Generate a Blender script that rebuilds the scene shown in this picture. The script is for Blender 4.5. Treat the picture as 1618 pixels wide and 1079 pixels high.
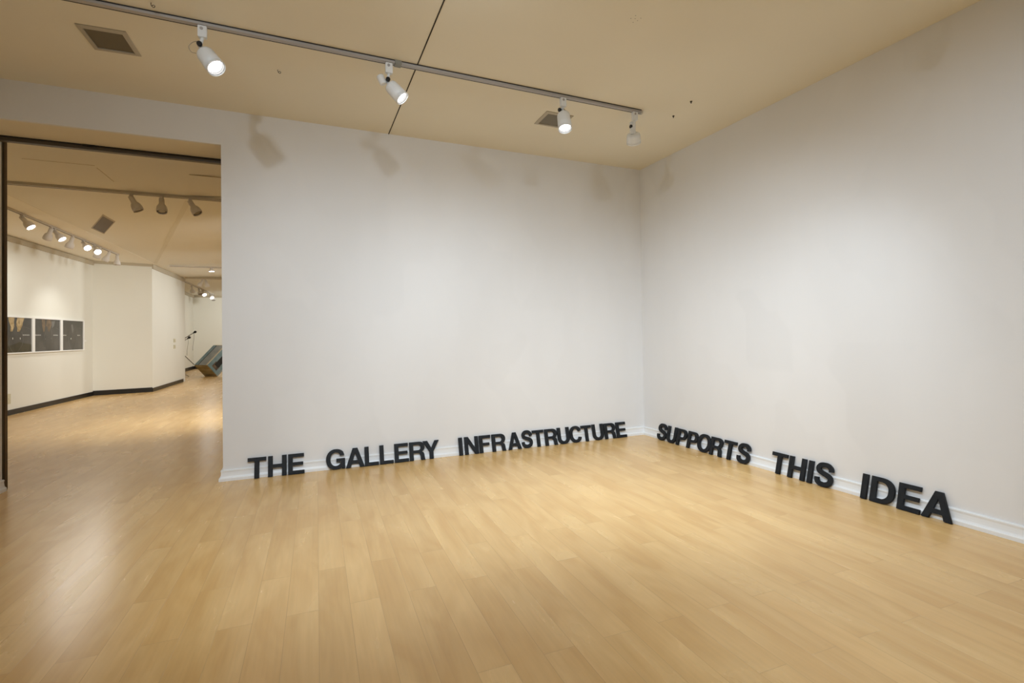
import bpy, bmesh, math, random
from math import sin, cos, pi, radians
from mathutils import Vector, Matrix, Euler

scene = bpy.context.scene
for o in list(bpy.data.objects):
    bpy.data.objects.remove(o, do_unlink=True)
COL = scene.collection
random.seed(4)

# ------------------------------------------------------------------ camera
CAM_H, YAW, PITCH, ROLL = 1.4, 0.40063, radians(.63752), radians(-.75227)
def camera_rows():
    cr, sr, cp, sp = cos(ROLL), sin(ROLL), cos(PITCH), sin(PITCH)
    rr = Matrix(((cr, 0, sr), (0, 1, 0), (-sr, 0, cr)))
    rp = Matrix(((1, 0, 0), (0, cp, sp), (0, -sp, cp)))
    yy = Matrix(((cos(YAW), sin(YAW), 0), (-sin(YAW), cos(YAW), 0), (0, 0, 1)))
    return rr @ rp @ yy.transposed()
rows = camera_rows()
cam_data = bpy.data.cameras.new('camera')
cam_data.sensor_width = 36
cam_data.lens = 778.746 / 1618 * 36
cam_data.shift_x = (809 - 810.67) / 1618
cam_data.shift_y = (519.664 - 539.5) / 1618
cam_data.clip_start = .05
cam = bpy.data.objects.new('camera', cam_data)
right, fwd, up = (Vector(rows[i]) for i in range(3))
mw = Matrix((right, up, -fwd)).transposed().to_4x4()
mw.translation = Vector((0, 0, CAM_H))
cam.matrix_world = mw
COL.objects.link(cam)
scene.camera = cam

# ------------------------------------------------------------------ world, exposure
world = bpy.data.worlds.new('world')
scene.world = world
world.use_nodes = True
world.node_tree.nodes['Background'].inputs[0].default_value = (.9, .93, 1, 1)
world.node_tree.nodes['Background'].inputs[1].default_value = .0
scene.view_settings.view_transform = 'Standard'
scene.view_settings.look = 'None'
scene.view_settings.gamma = 1
scene.view_settings.exposure = 0.14
scene.cycles.max_bounces = 10
scene.cycles.diffuse_bounces = 6

BY, RX, LX, HC = 5.590, 4.315, -2.61, 3.661     # back wall, right wall, left wall, ceiling
EX = -0.746                                     # end of the back wall at the opening
HB = 3.316                                      # underside of the header over the opening
FY = 6.21                                       # where the second room starts
Z2 = 3.40                                       # ceiling of the second room
NEAR = -2.6                                     # wall behind the camera
W1A, W1B = Vector((-5.139, 12.215, 0)), Vector((-4.907, 15.559, 0))
W2B = Vector((-3.730, 15.832, 0))
W3B = Vector((-3.640, 19.25, 0))

# ------------------------------------------------------------------ lights
def spot(name, loc, aim, energy, colour=(1, .95, .88), angle=95, blend=1.0, radius=.05):
    l = bpy.data.lights.new(name, 'SPOT')
    l.energy, l.color = energy, colour
    l.spot_size, l.spot_blend, l.shadow_soft_size = radians(angle), blend, radius
    o = bpy.data.objects.new(name, l)
    o.location = loc
    o.rotation_euler = (Vector(aim) - Vector(loc)).to_track_quat('-Z', 'Y').to_euler()
    COL.objects.link(o)
    return o
COOL = (.805, .910, 1)
# further tracks of the front room, overhead and behind; then an added floor fill
spot('track_light_low_left', (-.93, 2.2, 3.5), (.2, BY, 1.4), 48, COOL, 120)
spot('track_light_low_mid', (.55, 2.2, 3.5), (2.9, BY, 1.2), 45, COOL, 130)
spot('track_light_wash_left', (-.3, .8, 3.4), (.6, BY, .2), 330, COOL, 72, .9)
spot('track_light_wash_right', (1.5, .8, 3.4), (2.7, BY, .2), 290, COOL, 72, .9)
spot('track_light_side_back', (.8, 2.6, 3.4), (RX, 4.1, .4), 160, COOL, 80, .9)
spot('track_light_side_mid', (.5, 1.0, 3.4), (RX, 2.3, .35), 118, COOL, 84, .9)
spot('track_light_side_front', (.5, -.6, 3.4), (RX, .9, .4), 190, COOL, 84, .9)
spot('floor_fill_down', (.1, .9, 3.4), (-.1, 1.7, 0), 75, COOL, 100, 1, .1)  # added unseen spot that brightens the near floor
WARM = (.97, .985, .955)

# ------------------------------------------------------------------ materials
def mat(name, col, rough=.5, metal=0., emit=None, estr=0., spec=None, coat=0.):
    m = bpy.data.materials.new(name)
    m.use_nodes = True
    b = m.node_tree.nodes['Principled BSDF']
    b.inputs['Base Color'].default_value = (*col, 1)
    b.inputs['Roughness'].default_value = rough
    b.inputs['Metallic'].default_value = metal
    if spec is not None:
        b.inputs['Specular IOR Level'].default_value = spec
    if coat:
        b.inputs['Coat Weight'].default_value = coat
        b.inputs['Coat Roughness'].default_value = .12
    if emit:
        b.inputs['Emission Color'].default_value = (*emit, 1)
        b.inputs['Emission Strength'].default_value = estr
    return m
def noisy(m, c1, c2, scale=(3, 3, 3), detail=4, bump=0., lo=.35, hi=.65, nscale=1.):
    nt = m.node_tree; N = nt.nodes; L = nt.links
    b = N['Principled BSDF']
    tc = N.new('ShaderNodeTexCoord'); mp = N.new('ShaderNodeMapping')
    mp.inputs['Scale'].default_value = scale
    no = N.new('ShaderNodeTexNoise'); no.inputs['Scale'].default_value = nscale; no.inputs['Detail'].default_value = detail
    cr = N.new('ShaderNodeValToRGB')
    cr.color_ramp.elements[0].position = lo; cr.color_ramp.elements[1].position = hi
    cr.color_ramp.elements[0].color = (*c1, 1); cr.color_ramp.elements[1].color = (*c2, 1)
    L.new(tc.outputs['Object'], mp.inputs[0]); L.new(mp.outputs[0], no.inputs['Vector'])
    L.new(no.outputs['Fac'], cr.inputs[0]); L.new(cr.outputs[0], b.inputs['Base Color'])
    if bump:
        bp = N.new('ShaderNodeBump'); bp.inputs['Strength'].default_value = bump; bp.inputs['Distance'].default_value = .01
        L.new(no.outputs['Fac'], bp.inputs['Height']); L.new(bp.outputs[0], b.inputs['Normal'])
    return m

M = {}
M['wall'] = noisy(mat('painted_wall', (.8, .8, .8), .62, spec=.3), (.79, .79, .795), (.815, .815, .82), (1, 1, .35), 3, nscale=1.4)
def patches(m):
    nt = m.node_tree; N = nt.nodes; L = nt.links; b = N['Principled BSDF']
    src = b.inputs['Base Color'].links[0].from_socket
    tc = N.new('ShaderNodeTexCoord'); mp = N.new('ShaderNodeMapping'); mp.inputs['Scale'].default_value = (1.5, 1.5, 1.1)
    vo = N.new('ShaderNodeTexVoronoi'); vo.distance = 'CHEBYCHEV'; vo.feature = 'SMOOTH_F1'; vo.inputs['Smoothness'].default_value = .12; vo.inputs['Scale'].default_value = 1.3
    L.new(tc.outputs['Object'], mp.inputs[0]); L.new(mp.outputs[0], vo.inputs['Vector'])
    mr = N.new('ShaderNodeMapRange'); mr.inputs[3].default_value = .980; mr.inputs[4].default_value = 1.012
    L.new(vo.outputs['Color'], mr.inputs[0])
    vm = N.new('ShaderNodeVectorMath'); vm.operation = 'SCALE'; L.new(src, vm.inputs[0]); L.new(mr.outputs[0], vm.inputs['Scale'])
    L.new(vm.outputs[0], b.inputs['Base Color'])
patches(M['wall'])
M['wall_warm'] = noisy(mat('painted_wall_cream', (.8, .79, .74), .7), (.78, .77, .70), (.80, .79, .72), (1, 1, .5), 2)
M['ceiling'] = noisy(mat('ceiling_paint', (.8, .74, .62), .9), (.80, .74, .60), (.825, .765, .62), (1, 1, 1), 2)
M['ceiling_far'] = mat('ceiling_paint_far', (.86, .85, .79), .9)
M['trim'] = mat('white_gloss_trim', (.86, .88, .90), .35)
M['black_base'] = mat('black_vinyl_base', (.012, .011, .010), .35)
M['frame_dark'] = mat('dark_bronze_frame', (.018, .014, .012), .4, .3)
M['frame_brown'] = mat('brown_bronze_frame', (.075, .045, .022), .45, .3)
M['frame_grey'] = mat('bronze_rail', (.09, .075, .055), .5, .3)
M['letter'] = noisy(mat('black_letter_paint', (.012, .015, .02), .6, spec=.3), (.007, .009, .012), (.012, .015, .019), (14, 14, 14), 3)
M['track'] = mat('grey_track_aluminium', (.42, .40, .39), .5, .2)
M['track_far'] = mat('grey_track_far', (.58, .54, .48), .6)
M['slot'] = mat('track_slot_black', (.02, .017, .015), .6)
M['connector'] = mat('track_connector', (.25, .25, .22), .5)
M['white_metal'] = mat('white_lamp_enamel', (.80, .82, .83), .42)
M['far_metal'] = mat('cream_lamp_enamel', (.74, .71, .68), .5)
M['knob'] = mat('black_knob', (.01, .01, .01), .3)
M['cord'] = mat('beige_cord', (.42, .36, .27), .6)
M['lens'] = mat('lit_lens', (1, 1, 1), .3, emit=(1, .985, .97), estr=6)
M['lens_far'] = mat('lit_lens_far', (1, 1, 1), .3, emit=(1, .97, .92), estr=10)
M['lens_off'] = mat('unlit_lens', (.35, .33, .30), .2)
M['reflector'] = mat('dull_reflector', (.22, .22, .22), .5)
M['ring'] = mat('lamp_ring', (.85, .86, .86), .25)
M['vent_frame'] = mat('vent_frame_paint', (.46, .41, .32), .7)
M['vent_panel'] = mat('vent_panel', (.15, .125, .08), .7)
M['vent_panel2'] = mat('vent_panel_grey', (.20, .18, .14), .7)
M['vent_far'] = mat('vent_grille_far', (.17, .15, .13), .7)
M['seam'] = mat('dark_seam', (.03, .022, .012), .9)
M['hook'] = mat('dark_hook', (.05, .04, .03), .5, .6)
M['print_frame'] = mat('white_print_frame', (.86, .86, .84), .5)
M['plate'] = mat('ivory_plate', (.62, .58, .42), .45)
M['crate_blue'] = noisy(mat('crate_blue', (.2, .3, .33), .6), (.15, .25, .28), (.24, .33, .36), (5, 5, 5), 3)
M['crate_grey'] = noisy(mat('crate_grey', (.33, .36, .36), .5), (.28, .31, .32), (.40, .42, .41), (3, 3, 3), 2)
M['crate_wood'] = noisy(mat('crate_wood', (.34, .27, .13), .7), (.24, .18, .07), (.42, .34, .18), (3, 3, 22), 3)
M['crate_cream'] = mat('crate_cream', (.66, .60, .46), .6)
M['crate_dark'] = mat('crate_dark', (.02, .02, .018), .8)
M['crate_brown'] = noisy(mat('crate_brown', (.1, .07, .04), .8), (.03, .025, .02), (.20, .14, .09), (9, 9, 9), 4)
M['stand'] = mat('grey_stand_tube', (.16, .14, .11), .4, .4)
M['mic'] = mat('black_microphone', (.015, .015, .015), .5)

def floor_material():
    m = bpy.data.materials.new('maple_plank_floor'); m.use_nodes = True
    nt = m.node_tree; N = nt.nodes; L = nt.links; b = N['Principled BSDF']
    tc = N.new('ShaderNodeTexCoord')
    mp = N.new('ShaderNodeMapping'); mp.inputs['Rotation'].default_value = (0, 0, radians(90 + 1.2)); mp.inputs['Location'].default_value = (.3, .0, 0)
    L.new(tc.outputs['Object'], mp.inputs[0])
    br = N.new('ShaderNodeTexBrick')
    br.offset = .37; br.offset_frequency = 2; br.squash = 1
    br.inputs['Color1'].default_value = (0, 0, 0, 1); br.inputs['Color2'].default_value = (1, 1, 1, 1)
    br.inputs['Mortar'].default_value = (0, 0, 0, 1)
    br.inputs['Scale'].default_value = 1; br.inputs['Mortar Size'].default_value = .0012; br.inputs['Mortar Smooth'].default_value = .3
    br.inputs['Brick Width'].default_value = 1.22; br.inputs['Row Height'].default_value = .152
    L.new(mp.outputs[0], br.inputs['Vector'])
    # wide soft figure + fine grain along the planks, shifted per plank
    sh = N.new('ShaderNodeVectorMath'); sh.operation = 'MULTIPLY_ADD'
    L.new(br.outputs['Color'], sh.inputs[0]); sh.inputs[1].default_value = (17, 9, 5); L.new(mp.outputs[0], sh.inputs[2])
    m1 = N.new('ShaderNodeMapping'); m1.inputs['Scale'].default_value = (1.3, 5.0, 1); L.new(sh.outputs[0], m1.inputs[0])
    n1 = N.new('ShaderNodeTexNoise'); n1.inputs['Scale'].default_value = 1.0; n1.inputs['Detail'].default_value = 3; n1.inputs['Distortion'].default_value = .6
    L.new(m1.outputs[0], n1.inputs['Vector'])
    m2 = N.new('ShaderNodeMapping'); m2.inputs['Scale'].default_value = (3, 60, 1); L.new(sh.outputs[0], m2.inputs[0])
    n2 = N.new('ShaderNodeTexNoise'); n2.inputs['Scale'].default_value = 1.0; n2.inputs['Detail'].default_value = 5
    L.new(m2.outputs[0], n2.inputs['Vector'])
    base = N.new('ShaderNodeValToRGB')
    base.color_ramp.elements[0].color = (*FLOOR_A, 1); base.color_ramp.elements[1].color = (*FLOOR_B, 1)
    base.color_ramp.elements[0].position = .36; base.color_ramp.elements[1].position = .66
    L.new(n1.outputs['Fac'], base.inputs[0])
    # plank to plank variation
    rr = N.new('ShaderNodeMapRange'); rr.inputs[3].default_value = .975; rr.inputs[4].default_value = 1.025
    L.new(br.outputs['Color'], rr.inputs[0])
    gr = N.new('ShaderNodeMapRange'); gr.inputs[1].default_value = .3; gr.inputs[2].default_value = .7; gr.inputs[3].default_value = .965; gr.inputs[4].default_value = 1.03
    L.new(n2.outputs['Fac'], gr.inputs[0])
    mu = N.new('ShaderNodeMath'); mu.operation = 'MULTIPLY'; L.new(rr.outputs[0], mu.inputs[0]); L.new(gr.outputs[0], mu.inputs[1])
    # joints, only faintly visible
    jo = N.new('ShaderNodeMapRange'); jo.inputs[3].default_value = 1; jo.inputs[4].default_value = .78
    L.new(br.outputs['Fac'], jo.inputs[0])
    mu2 = N.new('ShaderNodeMath'); mu2.operation = 'MULTIPLY'; L.new(mu.outputs[0], mu2.inputs[0]); L.new(jo.outputs[0], mu2.inputs[1])
    # little dark knots and flecks
    n3 = N.new('ShaderNodeTexNoise'); n3.inputs['Scale'].default_value = 9; n3.inputs['Detail'].default_value = 6; n3.inputs['Roughness'].default_value = .7
    m3 = N.new('ShaderNodeMapping'); m3.inputs['Scale'].default_value = (.7, 1.6, 1); L.new(sh.outputs[0], m3.inputs[0]); L.new(m3.outputs[0], n3.inputs['Vector'])
    kn = N.new('ShaderNodeMapRange'); kn.inputs[1].default_value = .74; kn.inputs[2].default_value = .80; kn.inputs[3].default_value = 1; kn.inputs[4].default_value = .97
    L.new(n3.outputs['Fac'], kn.inputs[0])
    mu3 = N.new('ShaderNodeMath'); mu3.operation = 'MULTIPLY'; L.new(mu2.outputs[0], mu3.inputs[0]); L.new(kn.outputs[0], mu3.inputs[1])
    vm = N.new('ShaderNodeVectorMath'); vm.operation = 'SCALE'; L.new(base.outputs[0], vm.inputs[0]); L.new(mu3.outputs[0], vm.inputs['Scale'])
    L.new(vm.outputs[0], b.inputs['Base Color'])
    b.inputs['Roughness'].default_value = .30
    b.inputs['Specular IOR Level'].default_value = .5
    ro = N.new('ShaderNodeMapRange'); ro.inputs[3].default_value = .21; ro.inputs[4].default_value = .31
    L.new(n1.outputs['Fac'], ro.inputs[0]); L.new(ro.outputs[0], b.inputs['Roughness'])
    ad = N.new('ShaderNodeMath'); ad.operation = 'MULTIPLY_ADD'; L.new(br.outputs['Fac'], ad.inputs[0]); ad.inputs[1].default_value = -.6
    L.new(n1.outputs['Fac'], ad.inputs[2])
    bp = N.new('ShaderNodeBump'); bp.inputs['Strength'].default_value = .15; bp.inputs['Distance'].default_value = .006
    L.new(ad.outputs[0], bp.inputs['Height']); L.new(bp.outputs[0], b.inputs['Normal'])
    return m
FLOOR_A, FLOOR_B = (.665, .412, .158), (.775, .522, .23)
M['floor'] = floor_material()

# ------------------------------------------------------------------ mesh helpers
def new_bm(): return bmesh.new()
def box(bm, x0, x1, y0, y1, z0, z1, bevel=0):
    r = bmesh.ops.create_cube(bm, size=1)
    for v in r['verts']:
        v.co = Vector(((x0 + x1) / 2 + v.co.x * (x1 - x0), (y0 + y1) / 2 + v.co.y * (y1 - y0), (z0 + z1) / 2 + v.co.z * (z1 - z0)))
    if bevel:
        es = list({e for v in r['verts'] for e in v.link_edges})
        bmesh.ops.bevel(bm, geom=es, offset=bevel, segments=2, affect='EDGES', clamp_overlap=True)
    return bm
def obox(bm, P, ax, ay, az, bevel=0):
    """box from corner P spanned by three vectors"""
    P, ax, ay, az = map(Vector, (P, ax, ay, az))
    vs = [bm.verts.new(P + i * ax + j * ay + k * az) for k in (0, 1) for j in (0, 1) for i in (0, 1)]
    fs = [bm.faces.new([vs[i] for i in q]) for q in ((0, 2, 3, 1), (4, 5, 7, 6), (0, 1, 5, 4), (2, 6, 7, 3), (0, 4, 6, 2), (1, 3, 7, 5))]
    if bevel:
        es = list({e for f in fs for e in f.edges})
        bmesh.ops.bevel(bm, geom=es, offset=bevel, segments=2, affect='EDGES', clamp_overlap=True)
    bmesh.ops.recalc_face_normals(bm, faces=bm.faces[:])
    return bm
def lathe(bm, P, axis, prof, seg=32, cap0=True, cap1=True):
    """prof: (distance along axis, radius) from P"""
    P, axis = Vector(P), Vector(axis).normalized()
    q = axis.to_track_quat('Z', 'Y')
    rings = []
    for d, r in prof:
        rings.append([bm.verts.new(P + q @ Vector((r * cos(2 * pi * i / seg), r * sin(2 * pi * i / seg), d))) for i in range(seg)])
    for a, b in zip(rings, rings[1:]):
        for i in range(seg):
            f = bm.faces.new((a[i], a[(i + 1) % seg], b[(i + 1) % seg], b[i])); f.smooth = True
    if cap0: bm.faces.new(rings[0][::-1])
    if cap1: bm.faces.new(rings[-1])
    return bm
def tube(bm, pts, r, seg=8):
    pts = [Vector(p) for p in pts]
    rings = []
    for k, p in enumerate(pts):
        t = (pts[min(k + 1, len(pts) - 1)] - pts[max(k - 1, 0)]).normalized()
        q = t.to_track_quat('Z', 'Y')
        rings.append([bm.verts.new(p + q @ Vector((r * cos(2 * pi * i / seg), r * sin(2 * pi * i / seg), 0))) for i in range(seg)])
    for a, b in zip(rings, rings[1:]):
        off = min(range(seg), key=lambda s: sum((a[i].co - b[(i + s) % seg].co).length for i in range(seg)))
        for i in range(seg):
            f = bm.faces.new((a[i], a[(i + 1) % seg], b[(i + 1 + off) % seg], b[(i + off) % seg])); f.smooth = True
    bm.faces.new(rings[0][::-1]); bm.faces.new(rings[-1])
    return bm
def ball(bm, P, r, seg=16):
    bmesh.ops.create_uvsphere(bm, u_segments=seg, v_segments=seg // 2, radius=r, matrix=Matrix.Translation(Vector(P)))
    for f in bm.faces: f.smooth = True
    return bm
def world_loc(o):
    v = Vector((0, 0, 0))
    while o: v = v + o.location; o = o.parent
    return v
def obj(name, bm, m, parent=None, origin=None, label=None):
    """links the bmesh (given in room coordinates) as one mesh object"""
    bmesh.ops.recalc_face_normals(bm, faces=bm.faces[:])
    base = world_loc(parent) if parent else Vector((0, 0, 0))
    org = Vector(origin) if origin else base
    bmesh.ops.translate(bm, verts=bm.verts[:], vec=-org)
    me = bpy.data.meshes.new(name); bm.to_mesh(me); bm.free()
    for mm in (m if isinstance(m, (list, tuple)) else [m]): me.materials.append(mm)
    o = bpy.data.objects.new(name, me); COL.objects.link(o)
    if parent: o.parent = parent
    o.location = org - base
    if label: o['label'] = label
    return o
def tag(o, label, cat, group=None, kind=None):
    o['label'] = label; o['category'] = cat
    if group: o['group'] = group
    if kind: o['kind'] = kind
    return o
def thing(name, loc, label, cat, group=None):
    o = bpy.data.objects.new(name, None); o.empty_display_size = .1; o.location = loc
    COL.objects.link(o)
    return tag(o, label, cat, group)
def struct(name, bm, m, label=None, parent=None):
    o = obj(name, bm, m, parent)
    o['kind'] = 'structure'
    if label: o['label'] = label
    return o
def prism(bm, poly, z0, z1):
    a = [bm.verts.new((x, y, z0)) for x, y in poly]; b = [bm.verts.new((x, y, z1)) for x, y in poly]
    bm.faces.new(a[::-1]); bm.faces.new(b)
    n = len(a)
    for i in range(n): bm.faces.new((a[i], a[(i + 1) % n], b[(i + 1) % n], b[i]))
    return bm

# ------------------------------------------------------------------ the shell
struct('floor', box(new_bm(), -8, 8, NEAR - .2, 31, -.1, 0), M['floor'], 'honey coloured maple plank floor running through both rooms')
struct('ceiling_front', box(new_bm(), LX - .2, RX + .2, NEAR - .2, BY + .1, HC, HC + .15), M['ceiling'], 'cream painted ceiling of the front room')
bm = new_bm()
# back wall with the header over the wide opening: one continuous wall
box(bm, EX, 8, BY, FY, 0, HC + .1)
struct('wall_back', bm, M['wall'], 'white wall behind the first three words')
bm = new_bm(); box(bm, LX, EX, BY, BY + .03, HB, HC + .1)
struct('wall_header', bm, M['wall'], 'white header above the wide opening')
bm = new_bm(); box(bm, LX, EX, BY + .03, 6.045, HB, HC + .1)
box(bm, LX, EX, 6.115, FY, HB, HC + .1)
box(bm, LX, EX, 6.045, 6.115, HB + .04, HC + .1)
struct('ceiling_soffit', bm, M['ceiling'], 'cream underside of the header over the opening')
struct('wall_right', box(new_bm(), RX, RX + .2, NEAR - .2, BY, 0, HC + .1), M['wall'], 'white wall behind the last three words')
struct('wall_left', box(new_bm(), LX - .15, LX, NEAR - .2, 6.118, 0, HC + .1), M['wall'], 'white wall at the left edge, before the opening')
struct('wall_near', box(new_bm(), LX - .15, RX + .2, NEAR - .2, NEAR, 0, HC + .1), M['wall'], 'white wall facing the corner')

# dark jamb and the dark folding-door rail in the soffit
t = thing('door_frame', (LX, 6.16, 0), 'dark bronze door frame around the wide opening', 'door frame')
t['kind'] = 'structure'
obj('jamb', box(new_bm(), LX - .12, LX, 6.1185, 6.155, 0, HB), M['frame_dark'], t)
obj('jamb_edge', box(new_bm(), LX - .12, LX + .003, 6.155, 6.207, 0, HB), M['frame_brown'], t, label='brown edge of the jamb')
obj('rail', box(new_bm(), LX - .1, EX, 6.052, 6.108, HB - .045, HB - .012), M['frame_grey'], t)
obj('rail_slot', box(new_bm(), LX - .1, EX, 6.046, 6.114, HB - .012, HB + .039), M['slot'], t)
obj('hinge_clip', box(new_bm(), -1.98, -1.88, 6.038, 6.06, HB - .02, HB - .001), M['slot'], t)

# second room
def wall_seg(name, P, Q, h, m, thick=.15, side=1, label=None):
    d = (Q - P); n = Vector((-d.y, d.x, 0)).normalized() * thick * side
    return struct(name, obox(new_bm(), P, d, n, Vector((0, 0, h))), m, label)
dW1 = (W1B - W1A).normalized()
W1S = W1A - dW1 * 6.0
wall_seg('wall_gallery_left', W1S, W1B, Z2 + .1, M['wall_warm'], label='cream wall with three dark prints in the next room')
wall_seg('wall_gallery_middle', W1B, W2B, Z2 + .1, M['wall_warm'], label='cream angled wall in the next room')
wall_seg('wall_gallery_inner', W2B, W3B, Z2 + .1, M['wall_warm'], label='cream wall with two ivory switch plates')
struct('wall_gallery_return', box(new_bm(), -7, W3B.x - .15, W3B.y - .16, W3B.y, 0, Z2 + .1), M['wall_warm'])
struct('wall_recess_left', obox(new_bm(), (-4.60, 19.2, 0), (-.10, 7.4, 0), (-.15, 0, 0), (0, 0, Z2 + .1)), M['wall_warm'], 'cream wall in the far recess')
struct('wall_far', box(new_bm(), -6, 6, 26.6, 26.75, 0, Z2 + .42), M['wall_warm'], 'cream far wall behind the tilted crate')
struct('wall_gallery_right', box(new_bm(), 5.5, 5.65, FY, 26.7, 0, Z2 + .42), M['wall_warm'])
struct('wall_partition', box(new_bm(), -7, LX - .12, FY - .05, FY + .05, 0, Z2 + .1), M['wall_warm'])
# ceiling of the second room: flat, with a shallow fold running from the inner corner, and lamp light painted as a paler band on the left
bm = new_bm()
R0, R1 = (-3.644, 15.643), (-1.35, 7.6)
def zr(x, y):
    ex, ey = R1[0] - R0[0], R1[1] - R0[1]; L = math.hypot(ex, ey)
    d = ((x - R0[0]) * (-ey) + (y - R0[1]) * ex) / L      # distance to the right of the fold
    return Z2 + .05 * max(d, 0)
pl = [(-8, FY - .02), (-1.35, FY - .02), R1, R0, (-3.4, 27.2), (-8, 27.2)]
bm.faces.new([bm.verts.new((x, y, Z2)) for x, y in pl])
pr_ = [(-1.35, FY - .02), (5.6, FY - .02), (5.6, 27.2), (-3.4, 27.2), R0, R1]
bm.faces.new([bm.verts.new((x, y, Z2 + (0 if i in (0, 3, 4, 5) else .38))) for i, (x, y) in enumerate(pr_)])
bmesh.ops.triangulate(bm, faces=bm.faces[:])
geo = bmesh.ops.extrude_face_region(bm, geom=bm.faces[:])
for v in [g for g in geo['geom'] if isinstance(g, bmesh.types.BMVert)]: v.co.z += .3
struct('ceiling_gallery', bm, M['ceiling_far'], 'cream ceiling of the next room')
struct('ceiling_light_band', obox(new_bm(), (-6.5, 6.3, Z2 - .003), (2.76, 0, 0), (.10, 9.5, 0), (0, 0, .01)), mat('painted_lamp_light', (.93, .91, .84), .9), 'ceiling band above the left gallery wall, lamp light painted slightly paler')  # lamp spill on the ceiling painted as a paler colour
bm = new_bm()
box(bm, -2.84, -2.2, 7.045, 7.053, Z2 - .002, Z2 + .01); box(bm, -2.209, -2.203, 7.13, 7.69, Z2 - .002, Z2 + .01)
box(bm, -1.28, -.6, 7.045, 7.053, Z2 - .002, Z2 + .01)
struct('crease_shade_strip', obox(new_bm(), (R0[0], R0[1], Z2 - .002), ((R1[0] - R0[0]) * .9, (R1[1] - R0[1]) * .9, 0), (.07, .02, 0), (0, 0, .01)), mat('crease_shade_paint', (.80, .785, .71), .9), 'shade of the gallery ceiling fold, painted as a faint strip')  # darker strip paints in the shade change along the fold
bm = new_bm()
box(bm, -2.84, -2.2, 7.045, 7.053, Z2 - .002, Z2 + .01); box(bm, -2.209, -2.203, 7.13, 7.69, Z2 - .002, Z2 + .01)
box(bm, -1.28, -.6, 7.045, 7.053, Z2 - .002, Z2 + .01)
struct('trim_1', bm, mat('ceiling_hairline', (.52, .45, .33), .9), 'thin outline of an access panel in the ceiling')
struct('trim_2', box(new_bm(), .8815, .8905, NEAR, BY, HC - .003, HC + .005), M['seam'], 'thin black seam across the front ceiling')

# crown strips, second room: shade where wall meets ceiling is put in their colour
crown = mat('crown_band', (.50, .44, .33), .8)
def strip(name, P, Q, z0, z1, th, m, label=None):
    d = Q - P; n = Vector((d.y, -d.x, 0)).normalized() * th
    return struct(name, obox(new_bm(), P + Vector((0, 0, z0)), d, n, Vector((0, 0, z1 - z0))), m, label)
strip('trim_3', W1S, W1B, Z2 - .115, Z2 - .013, .03, crown, 'shade-painted cornice above the three prints')
strip('trim_4', W1B, W2B, Z2 - .07, Z2, .03, crown, 'shade-painted cornice above the angled wall')
strip('trim_5', W2B, W3B, Z2 - .12, Z2, .03, crown, 'shade-painted cornice above the switch plates')
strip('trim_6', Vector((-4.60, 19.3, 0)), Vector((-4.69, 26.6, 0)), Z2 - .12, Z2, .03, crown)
strip('trim_7', Vector((-4.7, 26.6, 0)), Vector((3, 26.6, 0)), Z2 - .10, Z2, .03, crown, 'shade-painted cornice on the far wall')
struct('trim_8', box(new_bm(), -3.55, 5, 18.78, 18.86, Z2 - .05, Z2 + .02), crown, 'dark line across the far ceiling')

# black vinyl base in the second room
strip('baseboard_gallery_left', W1S, W1B, 0, .10, .012, M['black_base'], 'black base under the three prints')
strip('baseboard_gallery_middle', W1B - Vector((0, .0, 0)), W2B, 0, .12, .012, M['black_base'], 'black base of the angled wall')
strip('baseboard_gallery_inner', W2B, W3B - Vector((0, .3, 0)), 0, .10, .012, M['black_base'], 'black base below the switch plates')
strip('baseboard_recess', Vector((-4.60, 19.3, 0)), Vector((-4.69, 26.6, 0)), 0, .14, .012, M['black_base'], 'black base in the far recess')
strip('baseboard_far', Vector((-4.7, 26.6, 0)), Vector((3, 26.6, 0)), 0, .14, .012, M['black_base'])

# moulded white baseboard of the front room: profile (offset from wall, height)
PROF = [(0, 0), (.034, 0), (.034, .026), (.030, .033), (.024, .036), (.020, .045), (.017, .062), (.0155, .080),
        (.0165, .088), (.0185, .092), (.0185, .101), (.013, .106), (0, .107)]
def mould(name, path, label):
    """path: wall-face corner points; the profile is offset to the left-hand side of travel (room side), mitred"""
    bm = new_bm(); rings = []
    n = len(path)
    for k, p in enumerate(path):
        p = Vector((*p, 0))
        d0 = (p - Vector((*path[k - 1], 0))).normalized() if k else None
        d1 = (Vector((*path[k + 1], 0)) - p).normalized() if k < n - 1 else None
        a = d0 or d1; b = d1 or d0
        na, nb = Vector((a.y, -a.x, 0)), Vector((b.y, -b.x, 0))
        m = (na + nb); m = m / (1 + na.dot(nb))
        rings.append([bm.verts.new(p + m * o + Vector((0, 0, z))) for o, z in PROF])
    for r0, r1 in zip(rings, rings[1:]):
        for i in range(len(PROF) - 1):
            bm.faces.new((r0[i], r0[i + 1], r1[i + 1], r1[i]))
    bm.faces.new(rings[0]); bm.faces.new(rings[-1])
    return struct(name, bm, M['trim'], label)
mould('baseboard_back', [(EX, FY - .1), (EX, BY), (RX - .0005, BY)][::1], 'white moulded baseboard behind the first three words')
mould('baseboard_right', [(RX, BY), (RX, NEAR)], 'white moulded baseboard behind the last three words')
mould('baseboard_left', [(LX, NEAR), (LX, 6.118)], 'white moulded baseboard at the left edge')

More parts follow.
